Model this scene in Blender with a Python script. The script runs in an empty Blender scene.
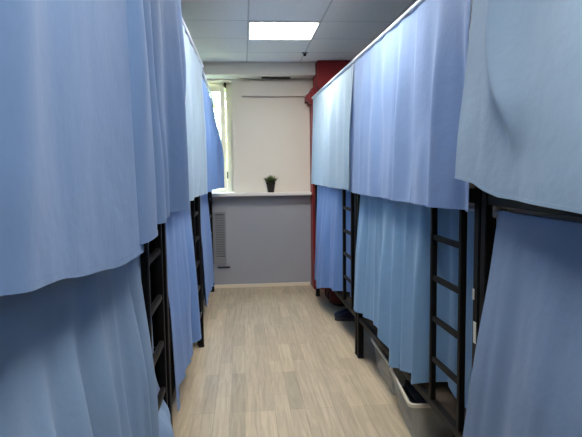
import bpy, bmesh, math, random
from mathutils import Vector, Matrix
S = bpy.context.scene
COL = S.collection
R = math.radians

# ---------------------------------------------------------------- materials
def lin(c):
    return tuple(((x/255)/12.92 if x/255 <= .04045 else ((x/255+.055)/1.055)**2.4) for x in c) + (1,)

def mat(name, rgb, rough=.6, metal=0, noise=0, nscale=20, bump=0, bscale=60, spec=.4):
    m = bpy.data.materials.new(name); m.use_nodes = True
    nt = m.node_tree; b = nt.nodes['Principled BSDF']
    b.inputs['Base Color'].default_value = lin(rgb)
    b.inputs['Roughness'].default_value = rough
    b.inputs['Metallic'].default_value = metal
    b.inputs['Specular IOR Level'].default_value = spec
    tc = nt.nodes.new('ShaderNodeTexCoord')
    if noise:
        n = nt.nodes.new('ShaderNodeTexNoise'); n.inputs['Scale'].default_value = nscale
        n.inputs['Detail'].default_value = 4
        nt.links.new(tc.outputs['Object'], n.inputs['Vector'])
        mr = nt.nodes.new('ShaderNodeMapRange')
        mr.inputs['To Min'].default_value = 1-noise; mr.inputs['To Max'].default_value = 1+noise
        nt.links.new(n.outputs['Fac'], mr.inputs['Value'])
        mx = nt.nodes.new('ShaderNodeMix'); mx.data_type = 'RGBA'; mx.blend_type = 'MULTIPLY'
        mx.inputs[0].default_value = 1
        mx.inputs[6].default_value = lin(rgb)
        nt.links.new(mr.outputs['Result'], mx.inputs[7])
        nt.links.new(mx.outputs[2], b.inputs['Base Color'])
    if bump:
        n2 = nt.nodes.new('ShaderNodeTexNoise'); n2.inputs['Scale'].default_value = bscale
        n2.inputs['Detail'].default_value = 5
        nt.links.new(tc.outputs['Object'], n2.inputs['Vector'])
        bp = nt.nodes.new('ShaderNodeBump'); bp.inputs['Strength'].default_value = bump
        bp.inputs['Distance'].default_value = .004
        nt.links.new(n2.outputs['Fac'], bp.inputs['Height'])
        nt.links.new(bp.outputs['Normal'], b.inputs['Normal'])
    return m

def cloth_mat(name, rgb, trans=.22):
    m = bpy.data.materials.new(name); m.use_nodes = True
    nt = m.node_tree; nt.nodes.clear()
    out = nt.nodes.new('ShaderNodeOutputMaterial')
    tc = nt.nodes.new('ShaderNodeTexCoord')
    # soft tint variation, fine weave and low crumples
    n = nt.nodes.new('ShaderNodeTexNoise'); n.inputs['Scale'].default_value = 3; n.inputs['Detail'].default_value = 3
    nt.links.new(tc.outputs['Object'], n.inputs['Vector'])
    mr = nt.nodes.new('ShaderNodeMapRange'); mr.inputs['To Min'].default_value = .93; mr.inputs['To Max'].default_value = 1.07
    nt.links.new(n.outputs['Fac'], mr.inputs['Value'])
    mx = nt.nodes.new('ShaderNodeMix'); mx.data_type = 'RGBA'; mx.blend_type = 'MULTIPLY'; mx.inputs[0].default_value = 1
    mx.inputs[6].default_value = lin(rgb); nt.links.new(mr.outputs['Result'], mx.inputs[7])
    wv = nt.nodes.new('ShaderNodeTexNoise'); wv.inputs['Scale'].default_value = 5.5; wv.inputs['Detail'].default_value = 4
    wv.inputs['Roughness'].default_value = .55; wv.inputs['Distortion'].default_value = .15
    nt.links.new(tc.outputs['Object'], wv.inputs['Vector'])
    bp = nt.nodes.new('ShaderNodeBump'); bp.inputs['Strength'].default_value = .3; bp.inputs['Distance'].default_value = .03
    nt.links.new(wv.outputs['Fac'], bp.inputs['Height'])
    d = nt.nodes.new('ShaderNodeBsdfPrincipled'); d.inputs['Roughness'].default_value = .75
    d.inputs['Specular IOR Level'].default_value = .2
    d.inputs['Sheen Weight'].default_value = .12
    t = nt.nodes.new('ShaderNodeBsdfTranslucent')
    nt.links.new(mx.outputs[2], d.inputs['Base Color']); nt.links.new(mx.outputs[2], t.inputs['Color'])
    nt.links.new(bp.outputs['Normal'], d.inputs['Normal'])
    ms = nt.nodes.new('ShaderNodeMixShader'); ms.inputs[0].default_value = trans
    nt.links.new(d.outputs[0], ms.inputs[1]); nt.links.new(t.outputs[0], ms.inputs[2])
    nt.links.new(ms.outputs[0], out.inputs['Surface'])
    return m

def emit_mat(name, rgb, strength):
    m = bpy.data.materials.new(name); m.use_nodes = True
    nt = m.node_tree; nt.nodes.clear()
    out = nt.nodes.new('ShaderNodeOutputMaterial'); e = nt.nodes.new('ShaderNodeEmission')
    e.inputs['Color'].default_value = lin(rgb); e.inputs['Strength'].default_value = strength
    nt.links.new(e.outputs[0], out.inputs['Surface']); return m

def floor_mat():
    m = bpy.data.materials.new('laminate'); m.use_nodes = True
    nt = m.node_tree; b = nt.nodes['Principled BSDF']; L = nt.links.new; N = nt.nodes.new
    tc = N('ShaderNodeTexCoord')
    mp = N('ShaderNodeMapping'); mp.inputs['Rotation'].default_value = (0, 0, R(90)); mp.inputs['Location'].default_value = (.07, .02, 0)
    L(tc.outputs['Object'], mp.inputs['Vector'])
    def brick(w, h, off, c1, c2, mortar):
        br = N('ShaderNodeTexBrick'); br.offset = off; br.offset_frequency = 2
        br.inputs['Scale'].default_value = 1; br.inputs['Brick Width'].default_value = w; br.inputs['Row Height'].default_value = h
        br.inputs['Mortar Size'].default_value = mortar; br.inputs['Mortar Smooth'].default_value = .3
        br.inputs['Color1'].default_value = c1; br.inputs['Color2'].default_value = c2
        br.inputs['Mortar'].default_value = (.74, .73, .72, 1)
        L(mp.outputs[0], br.inputs['Vector']); return br
    b1 = brick(.58, .085, .37, (1.09, 1.08, 1.06, 1), (.84, .83, .82, 1), .001)
    b2 = brick(1.16, .17, .5, (1.05, 1.04, 1.03, 1), (.95, .95, .95, 1), .0012)
    mx = N('ShaderNodeMix'); mx.data_type = 'RGBA'; mx.blend_type = 'MULTIPLY'; mx.inputs[0].default_value = 1
    L(b1.outputs['Color'], mx.inputs[6]); L(b2.outputs['Color'], mx.inputs[7])
    # grain along y
    mp2 = N('ShaderNodeMapping'); mp2.inputs['Scale'].default_value = (26, 1.6, 1); L(tc.outputs['Object'], mp2.inputs['Vector'])
    n = N('ShaderNodeTexNoise'); n.inputs['Scale'].default_value = 1.6; n.inputs['Detail'].default_value = 6; n.inputs['Roughness'].default_value = .65
    n.inputs['Distortion'].default_value = .8
    L(mp2.outputs[0], n.inputs['Vector'])
    cr = N('ShaderNodeValToRGB')
    cr.color_ramp.elements[0].position = .3; cr.color_ramp.elements[0].color = lin((166, 153, 132))
    cr.color_ramp.elements[1].position = .68; cr.color_ramp.elements[1].color = lin((199, 185, 161))
    L(n.outputs['Fac'], cr.inputs['Fac'])
    mx2 = N('ShaderNodeMix'); mx2.data_type = 'RGBA'; mx2.blend_type = 'MULTIPLY'; mx2.inputs[0].default_value = 1
    L(cr.outputs['Color'], mx2.inputs[6]); L(mx.outputs[2], mx2.inputs[7])
    L(mx2.outputs[2], b.inputs['Base Color'])
    b.inputs['Roughness'].default_value = .42; b.inputs['Specular IOR Level'].default_value = .35
    return m

def ceil_mat():
    m = bpy.data.materials.new('ceiling_tiles'); m.use_nodes = True
    nt = m.node_tree; b = nt.nodes['Principled BSDF']; L = nt.links.new; N = nt.nodes.new
    tc = N('ShaderNodeTexCoord')
    mp = N('ShaderNodeMapping'); mp.inputs['Location'].default_value = (-.0594+5.706, -4.347+11.412, 0)
    L(tc.outputs['Object'], mp.inputs['Vector'])
    br = N('ShaderNodeTexBrick'); br.offset = 0
    br.inputs['Scale'].default_value = 1; br.inputs['Brick Width'].default_value = .5706; br.inputs['Row Height'].default_value = .5706
    br.inputs['Mortar Size'].default_value = .006; br.inputs['Mortar Smooth'].default_value = .1
    br.inputs['Color1'].default_value = lin((230, 230, 233)); br.inputs['Color2'].default_value = lin((224, 224, 228))
    br.inputs['Mortar'].default_value = lin((188, 189, 194))
    L(mp.outputs[0], br.inputs['Vector'])
    n = N('ShaderNodeTexNoise'); n.inputs['Scale'].default_value = 70; n.inputs['Detail'].default_value = 3
    L(tc.outputs['Object'], n.inputs['Vector'])
    mr = N('ShaderNodeMapRange'); mr.inputs['To Min'].default_value = .9; mr.inputs['To Max'].default_value = 1.08
    L(n.outputs['Fac'], mr.inputs['Value'])
    mx = N('ShaderNodeMix'); mx.data_type = 'RGBA'; mx.blend_type = 'MULTIPLY'; mx.inputs[0].default_value = 1
    L(br.outputs['Color'], mx.inputs[6]); L(mr.outputs['Result'], mx.inputs[7])
    L(mx.outputs[2], b.inputs['Base Color']); b.inputs['Roughness'].default_value = .9
    b.inputs['Specular IOR Level'].default_value = .1
    return m

def glass_mat(name, tint=(235, 242, 240), rough=.02, alpha=.12):
    m = bpy.data.materials.new(name); m.use_nodes = True
    nt = m.node_tree; nt.nodes.clear(); L = nt.links.new
    out = nt.nodes.new('ShaderNodeOutputMaterial')
    t = nt.nodes.new('ShaderNodeBsdfTransparent'); t.inputs['Color'].default_value = lin(tint)
    g = nt.nodes.new('ShaderNodeBsdfPrincipled'); g.inputs['Base Color'].default_value = lin(tint); g.inputs['Roughness'].default_value = rough
    ms = nt.nodes.new('ShaderNodeMixShader'); ms.inputs[0].default_value = alpha
    L(t.outputs[0], ms.inputs[1]); L(g.outputs[0], ms.inputs[2]); L(ms.outputs[0], out.inputs['Surface'])
    return m

M = dict(
    black=mat('black_metal', (14, 13, 14), .5, 0, .15, 15, spec=.15),
    rodm=mat('pale_rod', (186, 198, 218), .35, .1),
    board=mat('bed_board', (70, 58, 48), .8, 0, .15, 8),
    greywall=mat('grey_paint', (158, 160, 168), .8, 0, .03, 6, .15, 120),
    white=mat('white_paint', (232, 224, 210), .75, 0, .02, 4, .08, 90),
    side=mat('side_paint', (196, 194, 192), .8, 0, .02, 4),
    bulk=mat('bulkhead_paint', (222, 217, 208), .8, 0, .02, 4),
    red=mat('red_paint', (140, 24, 30), .5, 0, .08, 8),
    sill=mat('sill_plastic', (233, 228, 222), .3, 0, .01, 5),
    skirt=mat('skirting_plastic', (226, 214, 194), .5, 0, .04, 12),
    frame=mat('window_plastic', (240, 235, 215), .35, 0, .01, 5),
    vent=mat('vent_plastic', (138, 140, 148), .55, 0, .02, 10),
    ventd=mat('vent_shade', (88, 90, 96), .7),
    dark=mat('dark_slot', (30, 28, 26), .8),
    sticker=mat('sticker_paper', (205, 205, 195), .6, 0, .08, 120),
    chrome=mat('chrome', (215, 215, 215), .2, .9),
    pot=mat('plant_pot', (36, 30, 30), .5, 0, .1, 30),
    soil=mat('soil', (40, 30, 22), .95, 0, .2, 60),
    grass=mat('grass_blades', (44, 62, 30), .6, 0, .25, 60),
    grass2=mat('grass_tips', (92, 112, 62), .6, 0, .2, 60),
    bin=glass_mat('clear_plastic', (226, 228, 226), .25, .36),
    binrim=mat('bin_rim_plastic', (196, 190, 178), .35, 0, .03, 20),
    cont1=mat('dark_textile', (52, 56, 64), .9, 0, .3, 14, .6, 25),
    cont2=mat('brown_textile', (104, 68, 60), .9, 0, .3, 14, .6, 25),
    bag=mat('maroon_bag', (92, 26, 28), .75, 0, .15, 12, .5, 25),
    strap=mat('black_webbing', (26, 24, 26), .8),
    shoe=mat('navy_shoe', (38, 44, 62), .7, 0, .15, 25, .3, 60),
    shoesole=mat('shoe_sole', (60, 62, 70), .7),
    leaf=mat('tree_leaves', (88, 128, 58), .6, 0, .35, 3),
    bark=mat('tree_bark', (86, 70, 54), .9, 0, .25, 20),
    ground=mat('ground', (110, 120, 92), .95, 0, .2, 2),
    glass=glass_mat('window_glass', (245, 250, 248), .02, .05),
    floor=floor_mat(), ceil=ceil_mat(),
    lamp=emit_mat('lamp_diffuser', (255, 250, 240), 30),
    lampframe=mat('lamp_frame', (225, 226, 228), .5),
)

# ---------------------------------------------------------------- mesh helpers
def box(bm, x0, x1, y0, y1, z0, z1, bev=0, mi=0):
    r = bmesh.ops.create_cube(bm, size=1)
    vs = r['verts']
    for v in vs:
        v.co = Vector((x0+(v.co.x+.5)*(x1-x0), y0+(v.co.y+.5)*(y1-y0), z0+(v.co.z+.5)*(z1-z0)))
    fs = list({f for v in vs for f in v.link_faces})
    for f in fs: f.material_index = mi
    if bev:
        es = list({e for f in fs for e in f.edges})
        bmesh.ops.bevel(bm, geom=es, offset=bev, segments=2, affect='EDGES')

def tube(bm, a, b, r, seg=12, r2=None):
    a = Vector(a); b = Vector(b); d = b-a
    q = Vector((0, 0, 1)).rotation_difference(d.normalized())
    mt = Matrix.Translation((a+b)/2) @ q.to_matrix().to_4x4()
    bmesh.ops.create_cone(bm, cap_ends=True, cap_tris=False, segments=seg, radius1=r, radius2=r if r2 is None else r2, depth=d.length, matrix=mt)

def lathe(bm, prof, seg=24, c=(0, 0)):
    rings = []
    for (r, z) in prof:
        rings.append([bm.verts.new((c[0]+r*math.cos(2*math.pi*i/seg), c[1]+r*math.sin(2*math.pi*i/seg), z)) for i in range(seg)])
    for a, b in zip(rings, rings[1:]):
        for i in range(seg):
            bm.faces.new((a[i], a[(i+1) % seg], b[(i+1) % seg], b[i]))
    bm.faces.new(rings[0][::-1]); bm.faces.new(rings[-1])

def obj(name, bm, mats, parent=None, smooth=False, loc=None):
    bmesh.ops.recalc_face_normals(bm, faces=bm.faces[:]) if len(bm.faces) else None
    me = bpy.data.meshes.new(name); bm.to_mesh(me); bm.free()
    if not isinstance(mats, (list, tuple)): mats = [mats]
    for m in mats: me.materials.append(m)
    if smooth:
        for p in me.polygons: p.use_smooth = True
    o = bpy.data.objects.new(name, me); COL.objects.link(o)
    if parent: o.parent = parent
    if loc: o.location = loc
    return o

def tag(o, label, cat, group=None):
    o['label'] = label; o['category'] = cat
    if group: o['group'] = group
    return o

def thing(name, label, cat, loc=(0, 0, 0), rz=0, group=None):
    o = bpy.data.objects.new(name, None); COL.objects.link(o)
    o.location = loc; o.rotation_euler = (0, 0, rz); o.empty_display_size = .1
    return tag(o, label, cat, group)

def struct(name, bm, m, parent=None, smooth=False):
    o = obj(name, bm, m, parent, smooth)
    if not parent: o['kind'] = 'structure'
    return o

def add_rod(bed, x, z):
    b = bmesh.new(); tube(b, (x, .002, z), (x, BL-.002, z), .013); obj('upper_curtain_rod', b, M['rodm'], bed, True)
    for y in (.02, BL-.02):
        b = bmesh.new(); box(b, x-.006, -.018, y-.007, y+.007, z-.02, z-.008, .002); obj('rod_holder', b, M['chrome'], bed)

def dup(root, loc, rz, label):
    r = root.copy(); COL.objects.link(r); r.location = loc; r.rotation_euler = (0, 0, rz); r['label'] = label
    for ch in list(root.children):
        c = ch.copy(); COL.objects.link(c); c.parent = r
        for g in ch.children:
            d = g.copy(); COL.objects.link(d); d.parent = c
    return r

# ---------------------------------------------------------------- the room
XL, XR, YB, YF = -1.40, 1.92, -2.3, 6.26
HC = 2.509
TILE, GX, GY = .5706, .0594, 4.347
W0, W1 = -1.0, -.116          # window opening in the far wall
WZ0, WZ1 = 1.10, 2.36

b = bmesh.new(); box(b, XL-.15, XR+.15, YB-.15, YF+.35, -.1, 0); struct('floor', b, M['floor'])
b = bmesh.new(); box(b, XL-.15, XR+.15, YB-.15, YF+.35, HC, HC+.1); struct('ceiling', b, M['ceil'])
b = bmesh.new(); box(b, XL-.15, XL, YB-.15, YF+.35, 0, HC); struct('wall_left', b, M['side'])
b = bmesh.new(); box(b, XR, XR+.15, YB-.15, YF+.35, 0, HC); struct('wall_right', b, M['side'])
b = bmesh.new(); box(b, XL, XR, YB-.15, YB, 0, HC); struct('wall_back', b, M['side'])
b = bmesh.new()
box(b, XL, XR, YF, YF+.35, 0, WZ0-.035, mi=0)
box(b, W1, XR, YF, YF+.35, WZ0-.035, HC, mi=1)
box(b, XL, W0, YF, YF+.35, WZ0-.035, HC, mi=1)
box(b, W0, W1, YF, YF+.35, WZ1, HC, mi=1)
struct('wall_far', b, [M['greywall'], M['white']])
# bulkhead along the far wall with a dark slot in its underside
b = bmesh.new(); box(b, XL, .80, 5.98, YF, 2.379, HC); bk = struct('trim_1', b, M['bulk'])
b = bmesh.new(); box(b, .22, .54, 6.12, 6.22, 2.372, 2.381); obj('vent_slot', b, M['dark'], bk)
# white boarding over the right half of the window bay
b = bmesh.new()
box(b, -.001, .765, YF-.014, YF, 1.10, 2.168, .003)
t2 = struct('trim_2', b, M['white'])
b = bmesh.new(); box(b, -.001, .765, YF-.055, YF, 2.180, 2.345, .004); obj('header_box', b, M['white'], t2)
b = bmesh.new(); box(b, -.06, -.008, YF-.02, YF, 1.10, 2.36, .003); obj('edge_strip', b, M['white'], t2)
# sill
b = bmesh.new(); box(b, XL+.02, .765, 6.13, YF+.12, WZ0-.037, WZ0, .008); struct('trim_3', b, M['sill'])
# skirting
b = bmesh.new(); box(b, XL, .75, YF-.016, YF, 0, .04, .003); struct('baseboard_far', b, M['skirt'])
# red column with a wide boxed head and a collar
b = bmesh.new(); box(b, .765, 1.16, 6.02, YF, 0, 2.25, .006); rc = struct('trim_4', b, M['red'])
b = bmesh.new(); box(b, .805, 1.62, 5.86, YF, 2.225, HC, .008); obj('boxed_head', b, M['red'], rc)
b = bmesh.new(); box(b, .705, 1.2, 5.98, YF, 2.07, 2.20, .03); obj('collar', b, M['red'], rc)

# window_1: plastic frame, fixed part, a sash standing slightly ajar
win = bpy.data.objects.new('window_1', None); COL.objects.link(win); win['kind'] = 'structure'
win.location = (0, YF+.2, 0)
b = bmesh.new()
for (x0, x1, z0, z1) in ((W0, W0+.06, WZ0, WZ1), (W1-.075, W1, WZ0, WZ1), (W0+.06, W1-.075, WZ0, WZ0+.06), (W0+.06, W1-.075, WZ1-.06, WZ1), (-.66, -.60, WZ0+.06, WZ1-.06)):
    box(b, x0, x1, -.03, .04, z0, z1, .006)
obj('window_frame', b, M['frame'], win)
b = bmesh.new(); box(b, W0+.06, -.66, 0, .012, WZ0+.06, WZ1-.06); obj('pane', b, M['glass'], win)
sash = bpy.data.objects.new('sash', None); COL.objects.link(sash); sash.parent = win
sash.location = (W1-.08, -.05, 0); sash.rotation_euler = (0, 0, R(13))
b = bmesh.new(); w = .36
for (x0, x1, z0, z1) in ((-w, -w+.06, WZ0+.05, WZ1-.05), (-.06, 0, WZ0+.05, WZ1-.05), (-w+.06, -.06, WZ0+.05, WZ0+.11), (-w+.06, -.06, WZ1-.11, WZ1-.05)):
    box(b, x0, x1, -.025, .025, z0, z1, .006)
obj('sash_frame', b, M['frame'], sash)
b = bmesh.new(); box(b, -w+.055, -.055, -.004, .004, WZ0+.1, WZ1-.1); obj('sash_pane', b, M['glass'], sash)
b = bmesh.new(); box(b, -w+.02, -w+.04, -.07, -.025, 1.66, 1.69, .004); box(b, -w+.02, -w+.04, -.07, -.05, 1.56, 1.69, .004); obj('window_handle', b, M['frame'], sash)
b = bmesh.new()
for z in (1.3, 2.34): tube(b, (W1-.075, -.045, z-.04), (W1-.075, -.045, z+.04), .011)
obj('hinge', b, M['black'], win)

# vent grille in the grey wall, dark ledge under it
vg = thing('vent_grille', 'grey louvred vent grille set in the grey wall under the window', 'vent', (-.285, YF, .585))
b = bmesh.new()
for (x0, x1, z0, z1) in ((-.08, -.05, -.30, .30), (.05, .07, -.30, .30), (-.05, .05, .275, .30), (-.05, .05, -.30, -.225)):
    box(b, x0, x1, -.028, 0, z0, z1, .003)
obj('grille_frame', b, M['vent'], vg)
b = bmesh.new(); box(b, -.05, .05, -.004, 0, -.225, .275); obj('backing', b, M['ventd'], vg)
b = bmesh.new()
n = 24
for i in range(n):
    z = -.215+i*(.48/n)
    box(b, -.052, .052, -.016, -.003, z, z+.0135, .002)
obj('louvre', b, M['vent'], vg)
b = bmesh.new(); box(b, -.32, -.175, YF-.022, YF, .236, .25, .003)
tag(obj('wall_bracket', b, M['dark']), 'small dark horizontal strip fixed low on the grey wall beneath the vent', 'bracket')

# ceiling lights
def light(loc, label):
    t = thing('ceiling_light', label, 'light', loc, 0, 'square ceiling light panels')
    b = bmesh.new(); z = 0
    for (x0, x1, y0, y1) in ((-.282, .282, -.282, -.268), (-.282, .282, .268, .282), (-.282, -.268, -.268, .268), (.268, .282, -.268, .268)):
        box(b, x0, x1, y0, y1, -.012, .0)
    obj('light_frame', b, M['lampframe'], t)
    b = bmesh.new(); box(b, -.268, .268, -.268, .268, -.007, 0); obj('diffuser', b, M['lamp'], t)
light((GX+TILE/2, GY+TILE/2, HC), 'glowing white square light panel in the tiled ceiling')
light((GX+TILE/2, GY-TILE*2.5, HC), 'added unseen square light panel in the ceiling over the middle of the aisle')  # out of view, added to brighten the middle of the right row
light((GX+TILE/2, GY-TILE*6.5, HC), 'assumed unseen square light panel in the ceiling nearest the camera')  # assumed panel out of view, there to light the beds near the camera
ch = thing('ceiling_sensor', 'tiny dark round sensor at a ceiling tile corner near the red column', 'sensor', (GX+TILE, GY+2*TILE, HC))
b = bmesh.new(); lathe(b, [(.03, 0), (.03, -.008), (.02, -.012)]); obj('base', b, M['vent'], ch)
b = bmesh.new(); lathe(b, [(.014, -.012), (.014, -.03), (.006, -.036)]); obj('nozzle', b, M['dark'], ch)

# ---------------------------------------------------------------- bunk beds
BL, BW, PH = 1.91, .9, 2.12      # length, width, post height
ZL, ZU = .285, 1.25             # rail heights
def make_bed(label):
    t = thing('bunk_bed', label, 'bunk bed', (0, 0, 0), 0, 'black metal bunk beds')
    for x in (0, BW):
        for y in (.02, BL-.02):
            b = bmesh.new(); box(b, x-.02, x+.02, y-.02, y+.02, 0, PH, .003)
            p = obj('post', b, M['black'], t)
            b = bmesh.new(); box(b, x-.022, x+.022, y-.022, y+.022, 0, .02, .004); obj('foot_cap', b, M['strap'], p)
    for z, h in ((ZL, .018), (ZU, .027)):
        for x in (0, BW):
            b = bmesh.new(); box(b, x-.015, x+.015, .04, BL-.04, z-h, z+h, .003); obj('side_rail', b, M['black'], t)
        for y in (.02, BL-.02):
            b = bmesh.new(); box(b, .02, BW-.02, y-.015, y+.015, z-h, z+h, .003); obj('end_rail', b, M['black'], t)
        b = bmesh.new(); box(b, .015, BW-.015, .035, BL-.035, z-.004, z+.012); obj('bed_board', b, M['board'], t)
    for y in (.02, BL-.02):
        for z in (.62, 1.62, 2.0):
            b = bmesh.new(); box(b, .02, BW-.02, y-.012, y+.012, z-.012, z+.012, .002)
            obj('end_guard', b, M['black'], t)
    # ladder on the aisle side at the y=0 end
    ld = bpy.data.objects.new('ladder', None); COL.objects.link(ld); ld.parent = t
    for y in (.165, .47):
        b = bmesh.new(); box(b, -.018, .007, y-.0125, y+.0125, ZL+.016, ZU-.026, .003); obj('ladder_rail', b, M['black'], ld)
    for z in (.496, .682, .866, 1.048):
        b = bmesh.new(); box(b, -.015, .004, .1775, .4575, z-.012, z+.012, .003); obj('rung', b, M['black'], ld)
    # curtain rods
    b = bmesh.new(); tube(b, (.03, .04, 1.195), (.03, BL-.04, 1.195), .010); obj('lower_curtain_rod', b, M['rodm'], t, True)
    for y in (.06, BL-.06):
        b = bmesh.new(); box(b, -.006, .045, y-.008, y+.008, 1.18, 1.23, .003); obj('rod_bracket', b, M['chrome'], t)
    return t

bedB = make_bed('black metal bunk bed in the middle of the right row')
RZ = .0228
BEDS = {}
def beddef(k, x, y, rz): BEDS[k] = (Vector((x, y, 0)), rz)
beddef('A', .809, 3.81, .0228); beddef('B', .853, 1.87, RZ); beddef('C', .897, -.052, RZ)
beddef('L1', -.341, 2.25, math.pi+.004); beddef('L2', -.352, 4.17, math.pi-.011); beddef('L3', -.375, 6.10, math.pi+.004)
bedB.location, bedB.rotation_euler.z = BEDS['B'][0], RZ
def place(k, lab): return dup(bedB, BEDS[k][0], BEDS[k][1], lab)
bedA = place('A', 'farthest bunk bed of the right row, beside the red column')
bedC = place('C', 'nearest bunk bed of the right row, its black upper rail showing between curtains')
bedL1 = place('L1', 'nearest bunk bed of the left row behind the big close curtains')
bedL2 = place('L2', 'middle bunk bed of the left row')
bedL3 = place('L3', 'farthest bunk bed of the left row, next to the window')
for o_ in (bedA, bedB, bedC): add_rod(o_, -.033, 2.095)
for o_ in (bedL1, bedL2, bedL3):
    add_rod(o_, -.062, 2.125)
    for c_ in o_.children:
        if c_.name.startswith('ladder'): c_.location.y = -.05
# paper stickers on the posts where the middle and nearest right beds meet
def sticker(parent, x0, x1, y0, y1, z0, z1):
    b = bmesh.new(); box(b, x0, x1, y0, y1, z0, z1); o = obj('sticker', b, M['sticker'], parent); o['label'] = 'small pale paper sticker'
sticker(bedB, -.0212, -.020, .008, .03, .71, .79)
sticker(bedB, -.0212, -.020, .026, .040, .87, .91)

# ---------------------------------------------------------------- curtains
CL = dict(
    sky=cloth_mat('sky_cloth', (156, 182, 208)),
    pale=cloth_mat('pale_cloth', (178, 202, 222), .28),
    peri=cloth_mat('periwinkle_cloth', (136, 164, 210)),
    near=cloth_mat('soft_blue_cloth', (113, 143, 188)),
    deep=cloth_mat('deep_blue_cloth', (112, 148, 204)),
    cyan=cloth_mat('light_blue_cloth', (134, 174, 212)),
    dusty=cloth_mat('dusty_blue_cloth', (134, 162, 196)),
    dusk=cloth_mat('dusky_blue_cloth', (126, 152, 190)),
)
def ss(a, b, x):
    t = max(0, min(1, (x-a)/(b-a))); return t*t*(3-2*t)
def lerp(a, b, t): return a+(b-a)*t
def interp(pts, t):
    if t <= pts[0][0]: return pts[0][1]
    for (a, p), (c, q) in zip(pts, pts[1:]):
        if t <= c: return lerp(p, q, (t-a)/(c-a))
    return pts[-1][1]

def curtain(label, bed, y0, y1, zt, zb, m, seed, amp=.02, space=.11, off=(-.01, -.03), extra=None, top=.15, group='blue bed curtains', lower=False, ns=150, nv=46, sway=.03, edge0=None, edge1=None):
    """y0..y1 along the bed (bed frame, aisle is -x); zb: list of (t,z); off: (top,bottom) outward offset of the cloth."""
    rnd = random.Random(seed)
    L = abs(y1-y0); folds = []
    s = -space
    sg = 1
    while s < L+space:
        folds.append((s, space*rnd.uniform(.22, .5), amp*rnd.uniform(.35, 1.1)*sg, rnd.uniform(-sway, sway), rnd.uniform(.0, .9), rnd.random() < .25))
        s += space*rnd.uniform(.4, .9); sg = -sg
    s = -space
    while s < L+space:
        folds.append((s, space*rnd.uniform(.12, .22), amp*rnd.uniform(.08, .26)*rnd.choice((-1, 1, 1)), rnd.uniform(-sway, sway), rnd.uniform(.2, .9), rnd.random() < .5))
        s += space*rnd.uniform(.25, .5)
    loc, rz = BEDS[bed]; rot = Matrix.Rotation(rz, 3, 'Z')
    def P(t, v, lift=0):
        tt = t
        zbot = interp(zb, t) if isinstance(zb, list) else zb
        z = lerp(zt, zbot, v)
        sp = t*L
        d = 0
        for (c, w, a, dr, vs, fade) in folds:
            cc = c+dr*v; q = (sp-cc)/(w*(1+.25*v))
            if abs(q) > 3: continue
            e = lerp(top, 1, ss(0, .6, v)) * (1-ss(vs, vs+.35, v)*.8 if fade else 1)
            d += a*e*math.exp(-q*q)
        o = lerp(off[0], off[1], v**.8)
        if extra: o -= extra(t, v, z)
        x = o-d*1.0-lift
        y = lerp(y0, y1, t)
        e0 = edge0(v) if edge0 else 0; e1 = edge1(v) if edge1 else 0
        y += e0*(1-t)**3 + e1*t**3
        y += .012*math.sin(sp*23+seed)*v
        return x, y, z
    yc = (y0+y1)/2
    org = loc + rot @ Vector((0, yc, zt))
    def build(t0, t1, v0, v1, n, k, lift, th):
        b = bmesh.new()
        g = []
        for j in range(k+1):
            v = lerp(v0, v1, j/k) if not callable(v0) else 0
            row = []
            for i in range(n+1):
                t = lerp(t0, t1, i/n)
                x, y, z = P(t, v, lift)
                p = rot @ Vector((x, y, z)) + loc - org
                row.append(b.verts.new(p))
            g.append(row)
        for j in range(k):
            for i in range(n):
                b.faces.new((g[j][i], g[j][i+1], g[j+1][i+1], g[j+1][i]))
        return b
    b = build(0, 1, 0, 1, ns, nv, 0, 0)
    o = obj('lower_bed_curtain' if lower else 'upper_bed_curtain', b, m, None, True, org)
    md = o.modifiers.new('thickness', 'SOLIDIFY'); md.thickness = .001; md.offset = 0
    es = o.modifiers.new('crisp_edges', 'EDGE_SPLIT'); es.split_angle = R(60)
    tag(o, label, 'curtain', group)
    H = zt-(zb[0][1] if isinstance(zb, list) else zb)
    b = build(0, 1, 1-.011/H, 1, ns, 2, .0016, 0)
    h = obj('hem', b, m, o, True)
    md = h.modifiers.new('thickness', 'SOLIDIFY'); md.thickness = .0008; md.offset = 0
    es = h.modifiers.new('crisp_edges', 'EDGE_SPLIT'); es.split_angle = R(60)
    return o

UG = 'upper bunk curtains'; LG = 'lower bunk curtains'
ZR, ZQ = 2.085, 2.115
def gb(t, c, w): return math.exp(-((t-c)/w)**2)

# right row ------------------------------------------------------------
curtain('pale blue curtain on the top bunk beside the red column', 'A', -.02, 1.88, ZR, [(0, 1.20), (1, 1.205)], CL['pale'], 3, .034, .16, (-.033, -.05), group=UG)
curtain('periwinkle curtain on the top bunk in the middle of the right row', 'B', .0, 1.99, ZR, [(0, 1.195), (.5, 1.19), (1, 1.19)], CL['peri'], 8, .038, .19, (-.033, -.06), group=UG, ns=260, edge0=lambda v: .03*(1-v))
def exC(t, v, z):
    # a deep pouch fold near the far edge: the cloth steps out towards the aisle and ends in a rounded toe
    c = .885-.075*ss(.25, .85, v)**1.5
    k = (1-ss(c-.008, c+.014, t))*math.exp(-(max(0, c-t)/.05)**1.5)
    r = .046*k*ss(-.2, .2, v)*(1-ss(.62, .88, v))
    return .03*ss(.0, 1, v) + r
curtain('greyish light blue curtain on the nearest top bunk at the right', 'C', .0, 1.965, ZR, [(0, 1.19), (.64, 1.245), (.84, 1.262), (.93, 1.30), (1, 1.315)], CL['sky'], 12, .010, .3, (-.045, -.06), extra=exC, group=UG, ns=260, nv=60, edge1=lambda v: -.045*(1-v)**1.5)
def lowB(t, v, z): return -.085*(1-ss(.25, .32, t)) + .02*ss(.3, .4, t)*v
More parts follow.
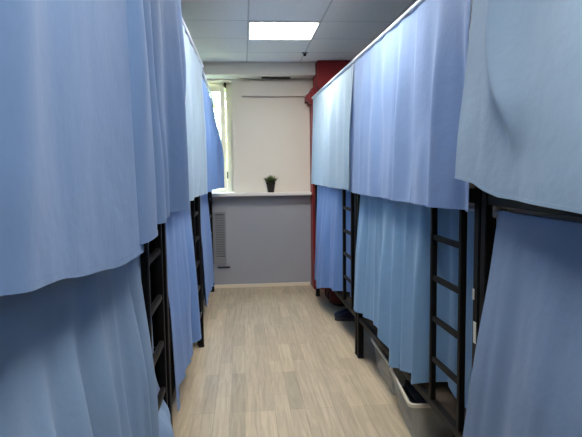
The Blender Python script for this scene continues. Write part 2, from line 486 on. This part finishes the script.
curtain('light blue curtain on the lower bunk in the middle of the right row', 'B', .06, 1.85, 1.19, [(0, .36), (.09, .346), (.19, .325), (.24, .37), (.33, .30), (.37, .33), (.45, .29), (.53, .262), (.58, .32), (.64, .37), (.78, .39), (1, .375)], CL['cyan'], 21, .032, .14, (-.004, -.014), extra=lowB, group=LG, lower=True, ns=200)
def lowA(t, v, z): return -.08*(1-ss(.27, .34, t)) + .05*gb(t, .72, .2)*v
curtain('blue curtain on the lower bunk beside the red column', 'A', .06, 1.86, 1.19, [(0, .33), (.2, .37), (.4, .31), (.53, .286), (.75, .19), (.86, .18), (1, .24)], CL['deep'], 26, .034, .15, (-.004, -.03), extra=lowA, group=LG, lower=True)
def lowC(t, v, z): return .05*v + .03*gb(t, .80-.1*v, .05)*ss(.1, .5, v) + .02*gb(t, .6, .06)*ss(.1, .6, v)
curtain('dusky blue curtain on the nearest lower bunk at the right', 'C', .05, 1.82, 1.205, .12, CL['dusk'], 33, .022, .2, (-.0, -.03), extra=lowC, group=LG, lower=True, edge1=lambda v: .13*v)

# left row (bed frame turned, so y runs from the far end towards the camera) ------------
def exN(t, v, z):
    # broad soft diagonal folds fanning out from the top
    return .008 + .018*v + .014*gb(t, .56+.14*v, .05)*ss(.0, .4, v) + .012*gb(t, .7+.25*v, .05)*ss(.0, .4, v) - .012*gb(t, .35, .2)*ss(.2, .8, v)
curtain('large close blue curtain with a stitched hem on the nearest top bunk at the left', 'L1', .90, 1.97, ZQ, [(0, 1.159), (.25, 1.165), (.5, 1.20), (.75, 1.235), (1, 1.25)], CL['near'], 41, .007, .22, (-.062, -.062), extra=exN, group=UG)
curtain('narrow folded blue curtain hanging just beyond the closest left curtain', 'L1', -.20, .97, ZQ, [(0, 1.2), (.5, 1.205), (.76, 1.206), (.82, 1.19), (1, 1.18)], CL['near'], 44, .05, .2, (-.062, -.075), group=UG, top=.6)
curtain('whitish blue curtain on the top bunk in the middle of the left row', 'L2', .03, 1.78, ZQ, [(0, 1.187), (1, 1.20)], CL['pale'], 47, .034, .2, (-.062, -.06), group=UG)
def exL3(t, v, z): return .07*(1-ss(0, .6, t))*ss(0, .7, v)
curtain('blue curtain on the top bunk right next to the window', 'L3', -.0, 1.96, ZQ-.03, [(0, 1.17), (1, 1.185)], CL['deep'], 52, .034, .17, (-.062, -.07), extra=exL3, group=UG)
def lowL1(t, v, z):
    bulge = .12*gb(t, .12, .09)*(1-ss(.38, .56, z))
    return -.08*(1-ss(.24, .30, t)) + bulge + .03*v*ss(.25, .5, t) + ss(.0, .45, v)*(.035*gb(t, .40-.02*v, .022) + .03*gb(t, .48, .018) + .04*gb(t, .57+.02*v, .024) + .03*gb(t, .66+.03*v, .02) + .03*gb(t, .74+.04*v, .02))
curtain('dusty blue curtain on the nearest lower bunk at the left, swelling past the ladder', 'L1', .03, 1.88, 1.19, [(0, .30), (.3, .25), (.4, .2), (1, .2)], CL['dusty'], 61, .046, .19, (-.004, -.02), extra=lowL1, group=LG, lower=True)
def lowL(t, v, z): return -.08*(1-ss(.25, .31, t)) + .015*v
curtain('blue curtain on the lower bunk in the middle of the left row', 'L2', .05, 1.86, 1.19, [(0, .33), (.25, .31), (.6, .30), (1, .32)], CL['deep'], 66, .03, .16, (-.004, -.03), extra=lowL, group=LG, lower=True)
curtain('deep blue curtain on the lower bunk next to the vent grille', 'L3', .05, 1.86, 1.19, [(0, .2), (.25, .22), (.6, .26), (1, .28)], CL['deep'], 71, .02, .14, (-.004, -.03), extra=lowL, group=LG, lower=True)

# ---------------------------------------------------------------- things under the beds
def storage_bin(label, loc, rz, cm, w=.36, d=.5, h=.21):
    t = thing('storage_bin', label, 'storage bin', loc, rz, 'clear bins under the middle right bed')
    def ring(bm, s, z, r=.03):
        vs = []
        for (cx, cy, a0) in ((1, 1, 0), (-1, 1, 90), (-1, -1, 180), (1, -1, 270)):
            for k in range(4):
                a = R(a0+k*30)
                vs.append(bm.verts.new((cx*(w/2*s-r)+r*math.cos(a), cy*(d/2*s-r)+r*math.sin(a), z)))
        return vs
    b = bmesh.new()
    rs = [ring(b, .86, .004), ring(b, .88, .02), ring(b, 1, h), ring(b, .985, h), ring(b, .865, .02), ring(b, .845, .008)]
    n = len(rs[0])
    for a, c in zip(rs, rs[1:]):
        for i in range(n): b.faces.new((a[i], a[(i+1) % n], c[(i+1) % n], c[i]))
    b.faces.new(rs[0][::-1]); b.faces.new(rs[-1])
    obj('bin_body', b, M['bin'], t)
    b = bmesh.new()
    rs = [ring(b, 1.0, h-.012), ring(b, 1.06, h-.012), ring(b, 1.06, h+.004), ring(b, 1.0, h+.004)]
    for a, c in zip(rs, rs[1:]+rs[:1]):
        for i in range(n): b.faces.new((a[i], a[(i+1) % n], c[(i+1) % n], c[i]))
    obj('bin_rim', b, M['binrim'], t)
    # folded cloth lying in it
    b = bmesh.new(); box(b, -w*.41, w*.41, -d*.41, d*.41, .03, h*.78, .03)
    bmesh.ops.subdivide_edges(b, edges=b.edges[:], cuts=2, use_grid_fill=True)
    rr = random.Random(loc[1])
    for v in b.verts:
        if v.co.z > .1: v.co.z += rr.uniform(-.02, .012)
    obj('stored_cloth', b, cm, t, True)
    return t
storage_bin('clear plastic bin of dark clothes under the lower bunk, nearest the camera', (.985, 2.73, 0), -.08, M['cont1'])
storage_bin('clear plastic bin of brownish clothes under the lower bunk, next to the black post', (1.02, 3.29, 0), -.02, M['cont2'])

bg = thing('duffel_bag', 'dark red bag lying on the floor under the far right bed', 'bag', (.945, 5.36, 0), .02)
b = bmesh.new()
prof = []
nn = 20
rings = []
for j in range(13):
    y = -.2+.4*j/12; k = (1-abs(y/.2)**5*.35)
    rings.append([b.verts.new((.13*k*math.copysign(abs(math.cos(2*math.pi*i/nn))**.7, math.cos(2*math.pi*i/nn)), y,
                  .10+.10*k*math.copysign(abs(math.sin(2*math.pi*i/nn))**.7, math.sin(2*math.pi*i/nn)))) for i in range(nn)])
for a, c in zip(rings, rings[1:]):
    for i in range(nn): b.faces.new((a[i], a[(i+1) % nn], c[(i+1) % nn], c[i]))
b.faces.new(rings[0][::-1]); b.faces.new(rings[-1])
obj('bag_body', b, M['bag'], bg, True)
for y in (-.08, .08):
    b = bmesh.new()
    for i in range(12):
        a0, a1 = R(-80+i*22), R(-80+(i+1)*22)
        tube(b, (-.135*math.cos(a0), y, .10+.105*math.sin(a0)), (-.135*math.cos(a1), y, .10+.105*math.sin(a1)), .009, 6)
    obj('bag_strap', b, M['strap'], bg)

def shoe(label, loc, rz):
    t = thing('shoe', label, 'shoe', loc, rz, 'navy shoes under the far right bed')
    # outline along local y: heel (-) to toe (+)
    st = [(-.135, .026, .075), (-.12, .036, .10), (-.08, .038, .105), (-.03, .036, .098), (.02, .040, .078), (.07, .047, .058), (.11, .042, .045), (.138, .024, .03)]
    b = bmesh.new(); rg = []
    for (y, w, h) in st:
        rg.append([b.verts.new((w*math.cos(a), y, .022+(h-.022)*max(0, math.sin(a))**.8)) for a in [math.pi*i/10 for i in range(11)]])
    for a, c in zip(rg, rg[1:]):
        for i in range(10): b.faces.new((a[i], a[i+1], c[i+1], c[i]))
        b.faces.new((a[10], a[0], c[0], c[10]))
    b.faces.new(rg[0]); b.faces.new(rg[-1][::-1])
    obj('upper', b, M['shoe'], t, True)
    b = bmesh.new(); lo = [b.verts.new((s*(w+.004), y, 0)) for s in (1,) for (y, w, h) in st] + [b.verts.new((-(w+.004), y, 0)) for (y, w, h) in st[::-1]]
    f = b.faces.new(lo); r = bmesh.ops.extrude_face_region(b, geom=[f])
    for v in r['geom']:
        if isinstance(v, bmesh.types.BMVert): v.co.z += .024
    obj('sole', b, M['shoesole'], t)
    b = bmesh.new()
    for i in range(4):
        y = -.01+i*.022; z = .098-.0105*i*1.7
        tube(b, (-.02, y, z-.004), (.02, y, z-.004), .0035, 6)
    obj('laces', b, M['strap'], t)
    b = bmesh.new(); lathe(b, [(.024, .098), (.026, .108), (.018, .108), (.016, .10)], 14, (0, -.085)); obj('collar', b, M['strap'], t)
shoe('dark navy shoe under the far right bed, at the front by the aisle', (.93, 4.74, 0), R(78))
shoe('dark navy shoe under the far right bed, set behind the other shoe', (.945, 4.86, 0), R(84))

# ---------------------------------------------------------------- potted plant on the sill
pl = thing('potted_plant', 'small spiky green plant in a dark pot on the white sill', 'plant', (.307, 6.215, WZ0))
b = bmesh.new(); lathe(b, [(.034, 0), (.037, .004), (.048, .095), (.053, .096), (.053, .108), (.046, .108), (.044, .09)]); obj('pot', b, M['pot'], pl, True)
b = bmesh.new(); lathe(b, [(.044, .088), (.02, .094), (.002, .096)]); obj('soil', b, M['soil'], pl)
b = bmesh.new(); rr = random.Random(5)
for i in range(230):
    a = rr.uniform(0, 2*math.pi); r0 = rr.uniform(0, .035); tl = rr.uniform(.1, 1); ln = rr.uniform(.075, .125)
    p0 = Vector((r0*math.cos(a), r0*math.sin(a), .09)); dr = Vector((math.cos(a)*tl*.95, math.sin(a)*tl*.95, 1)).normalized()
    sd = Vector((-math.sin(a), math.cos(a), 0))*.0042
    p1 = p0+dr*ln*.55; p2 = p0+dr*ln+Vector((math.cos(a), math.sin(a), -.6))*.018*tl
    v = [b.verts.new(p0-sd), b.verts.new(p0+sd), b.verts.new(p1+sd), b.verts.new(p1-sd), b.verts.new(p2)]
    b.faces.new((v[0], v[1], v[2], v[3])); f = b.faces.new((v[3], v[2], v[4])); f.material_index = 1
fo = obj('foliage', b, [M['grass'], M['grass2']], pl)

# ---------------------------------------------------------------- outside
b = bmesh.new(); box(b, -14, 8, YF+.36, 30, -.5, -.4); struct('ground', b, M['ground'])
tr = thing('tree', 'leafy green tree outside the window', 'tree', (-1.3, 12.0, -.4))
b = bmesh.new(); tube(b, (0, 0, 0), (.1, .1, 2.2), .14, 10, .09); tube(b, (.1, .1, 2.1), (.7, 0, 3.4), .07, 8, .03); tube(b, (.1, .1, 2.1), (-.6, .2, 3.3), .07, 8, .03)
obj('trunk', b, M['bark'], tr)
b = bmesh.new(); rr = random.Random(9)
for i in range(2600):
    while True:
        p = Vector((rr.uniform(-1, 1), rr.uniform(-1, 1), rr.uniform(-1, 1)))
        if .35 < p.length < 1: break
    c = Vector((p.x*1.9, p.y*1.6, 2.9+p.z*1.7)); s = rr.uniform(.05, .10)
    q = Vector((rr.gauss(0, 1), rr.gauss(0, 1), rr.gauss(0, 1))).normalized(); u = q.orthogonal().normalized()*s; w_ = q.cross(u).normalized()*s*.55
    b.faces.new([b.verts.new(c+k) for k in (u, w_, -u, -w_)])
obj('foliage', b, M['leaf'], tr)

# ---------------------------------------------------------------- sky, camera
wd = bpy.data.worlds.new('World'); S.world = wd; wd.use_nodes = True
nt = wd.node_tree; bgn = nt.nodes['Background']
sk = nt.nodes.new('ShaderNodeTexSky'); sk.sky_type = 'NISHITA'; sk.sun_disc = False
sk.sun_elevation = R(40); sk.sun_rotation = R(150); sk.air_density = 1.2; sk.dust_density = 4
nt.links.new(sk.outputs['Color'], bgn.inputs['Color']); bgn.inputs['Strength'].default_value = 10.0

cam = bpy.data.cameras.new('Camera'); co = bpy.data.objects.new('Camera', cam); COL.objects.link(co)
F = 544.45
cam.sensor_width = 36; cam.lens = F/582*36; cam.clip_start = .05
pit, yaw, rol = .08938, .08543, -.01341
fw = Vector((math.sin(yaw)*math.cos(pit), math.cos(yaw)*math.cos(pit), -math.sin(pit)))
rt = Vector((math.cos(yaw), -math.sin(yaw), 0)); up = rt.cross(fw)
r2 = rt*math.cos(rol)+up*math.sin(rol); u2 = up*math.cos(rol)-rt*math.sin(rol)
mw = Matrix((r2, u2, -fw)).transposed().to_4x4(); mw.translation = (0, 0, 1.354)
co.matrix_world = mw
S.camera = co
S.view_settings.view_transform = 'Standard'; S.view_settings.look = 'None'
S.view_settings.gamma = 1; S.view_settings.exposure = .15; S.view_settings.use_curve_mapping = False
S.cycles.max_bounces = 8
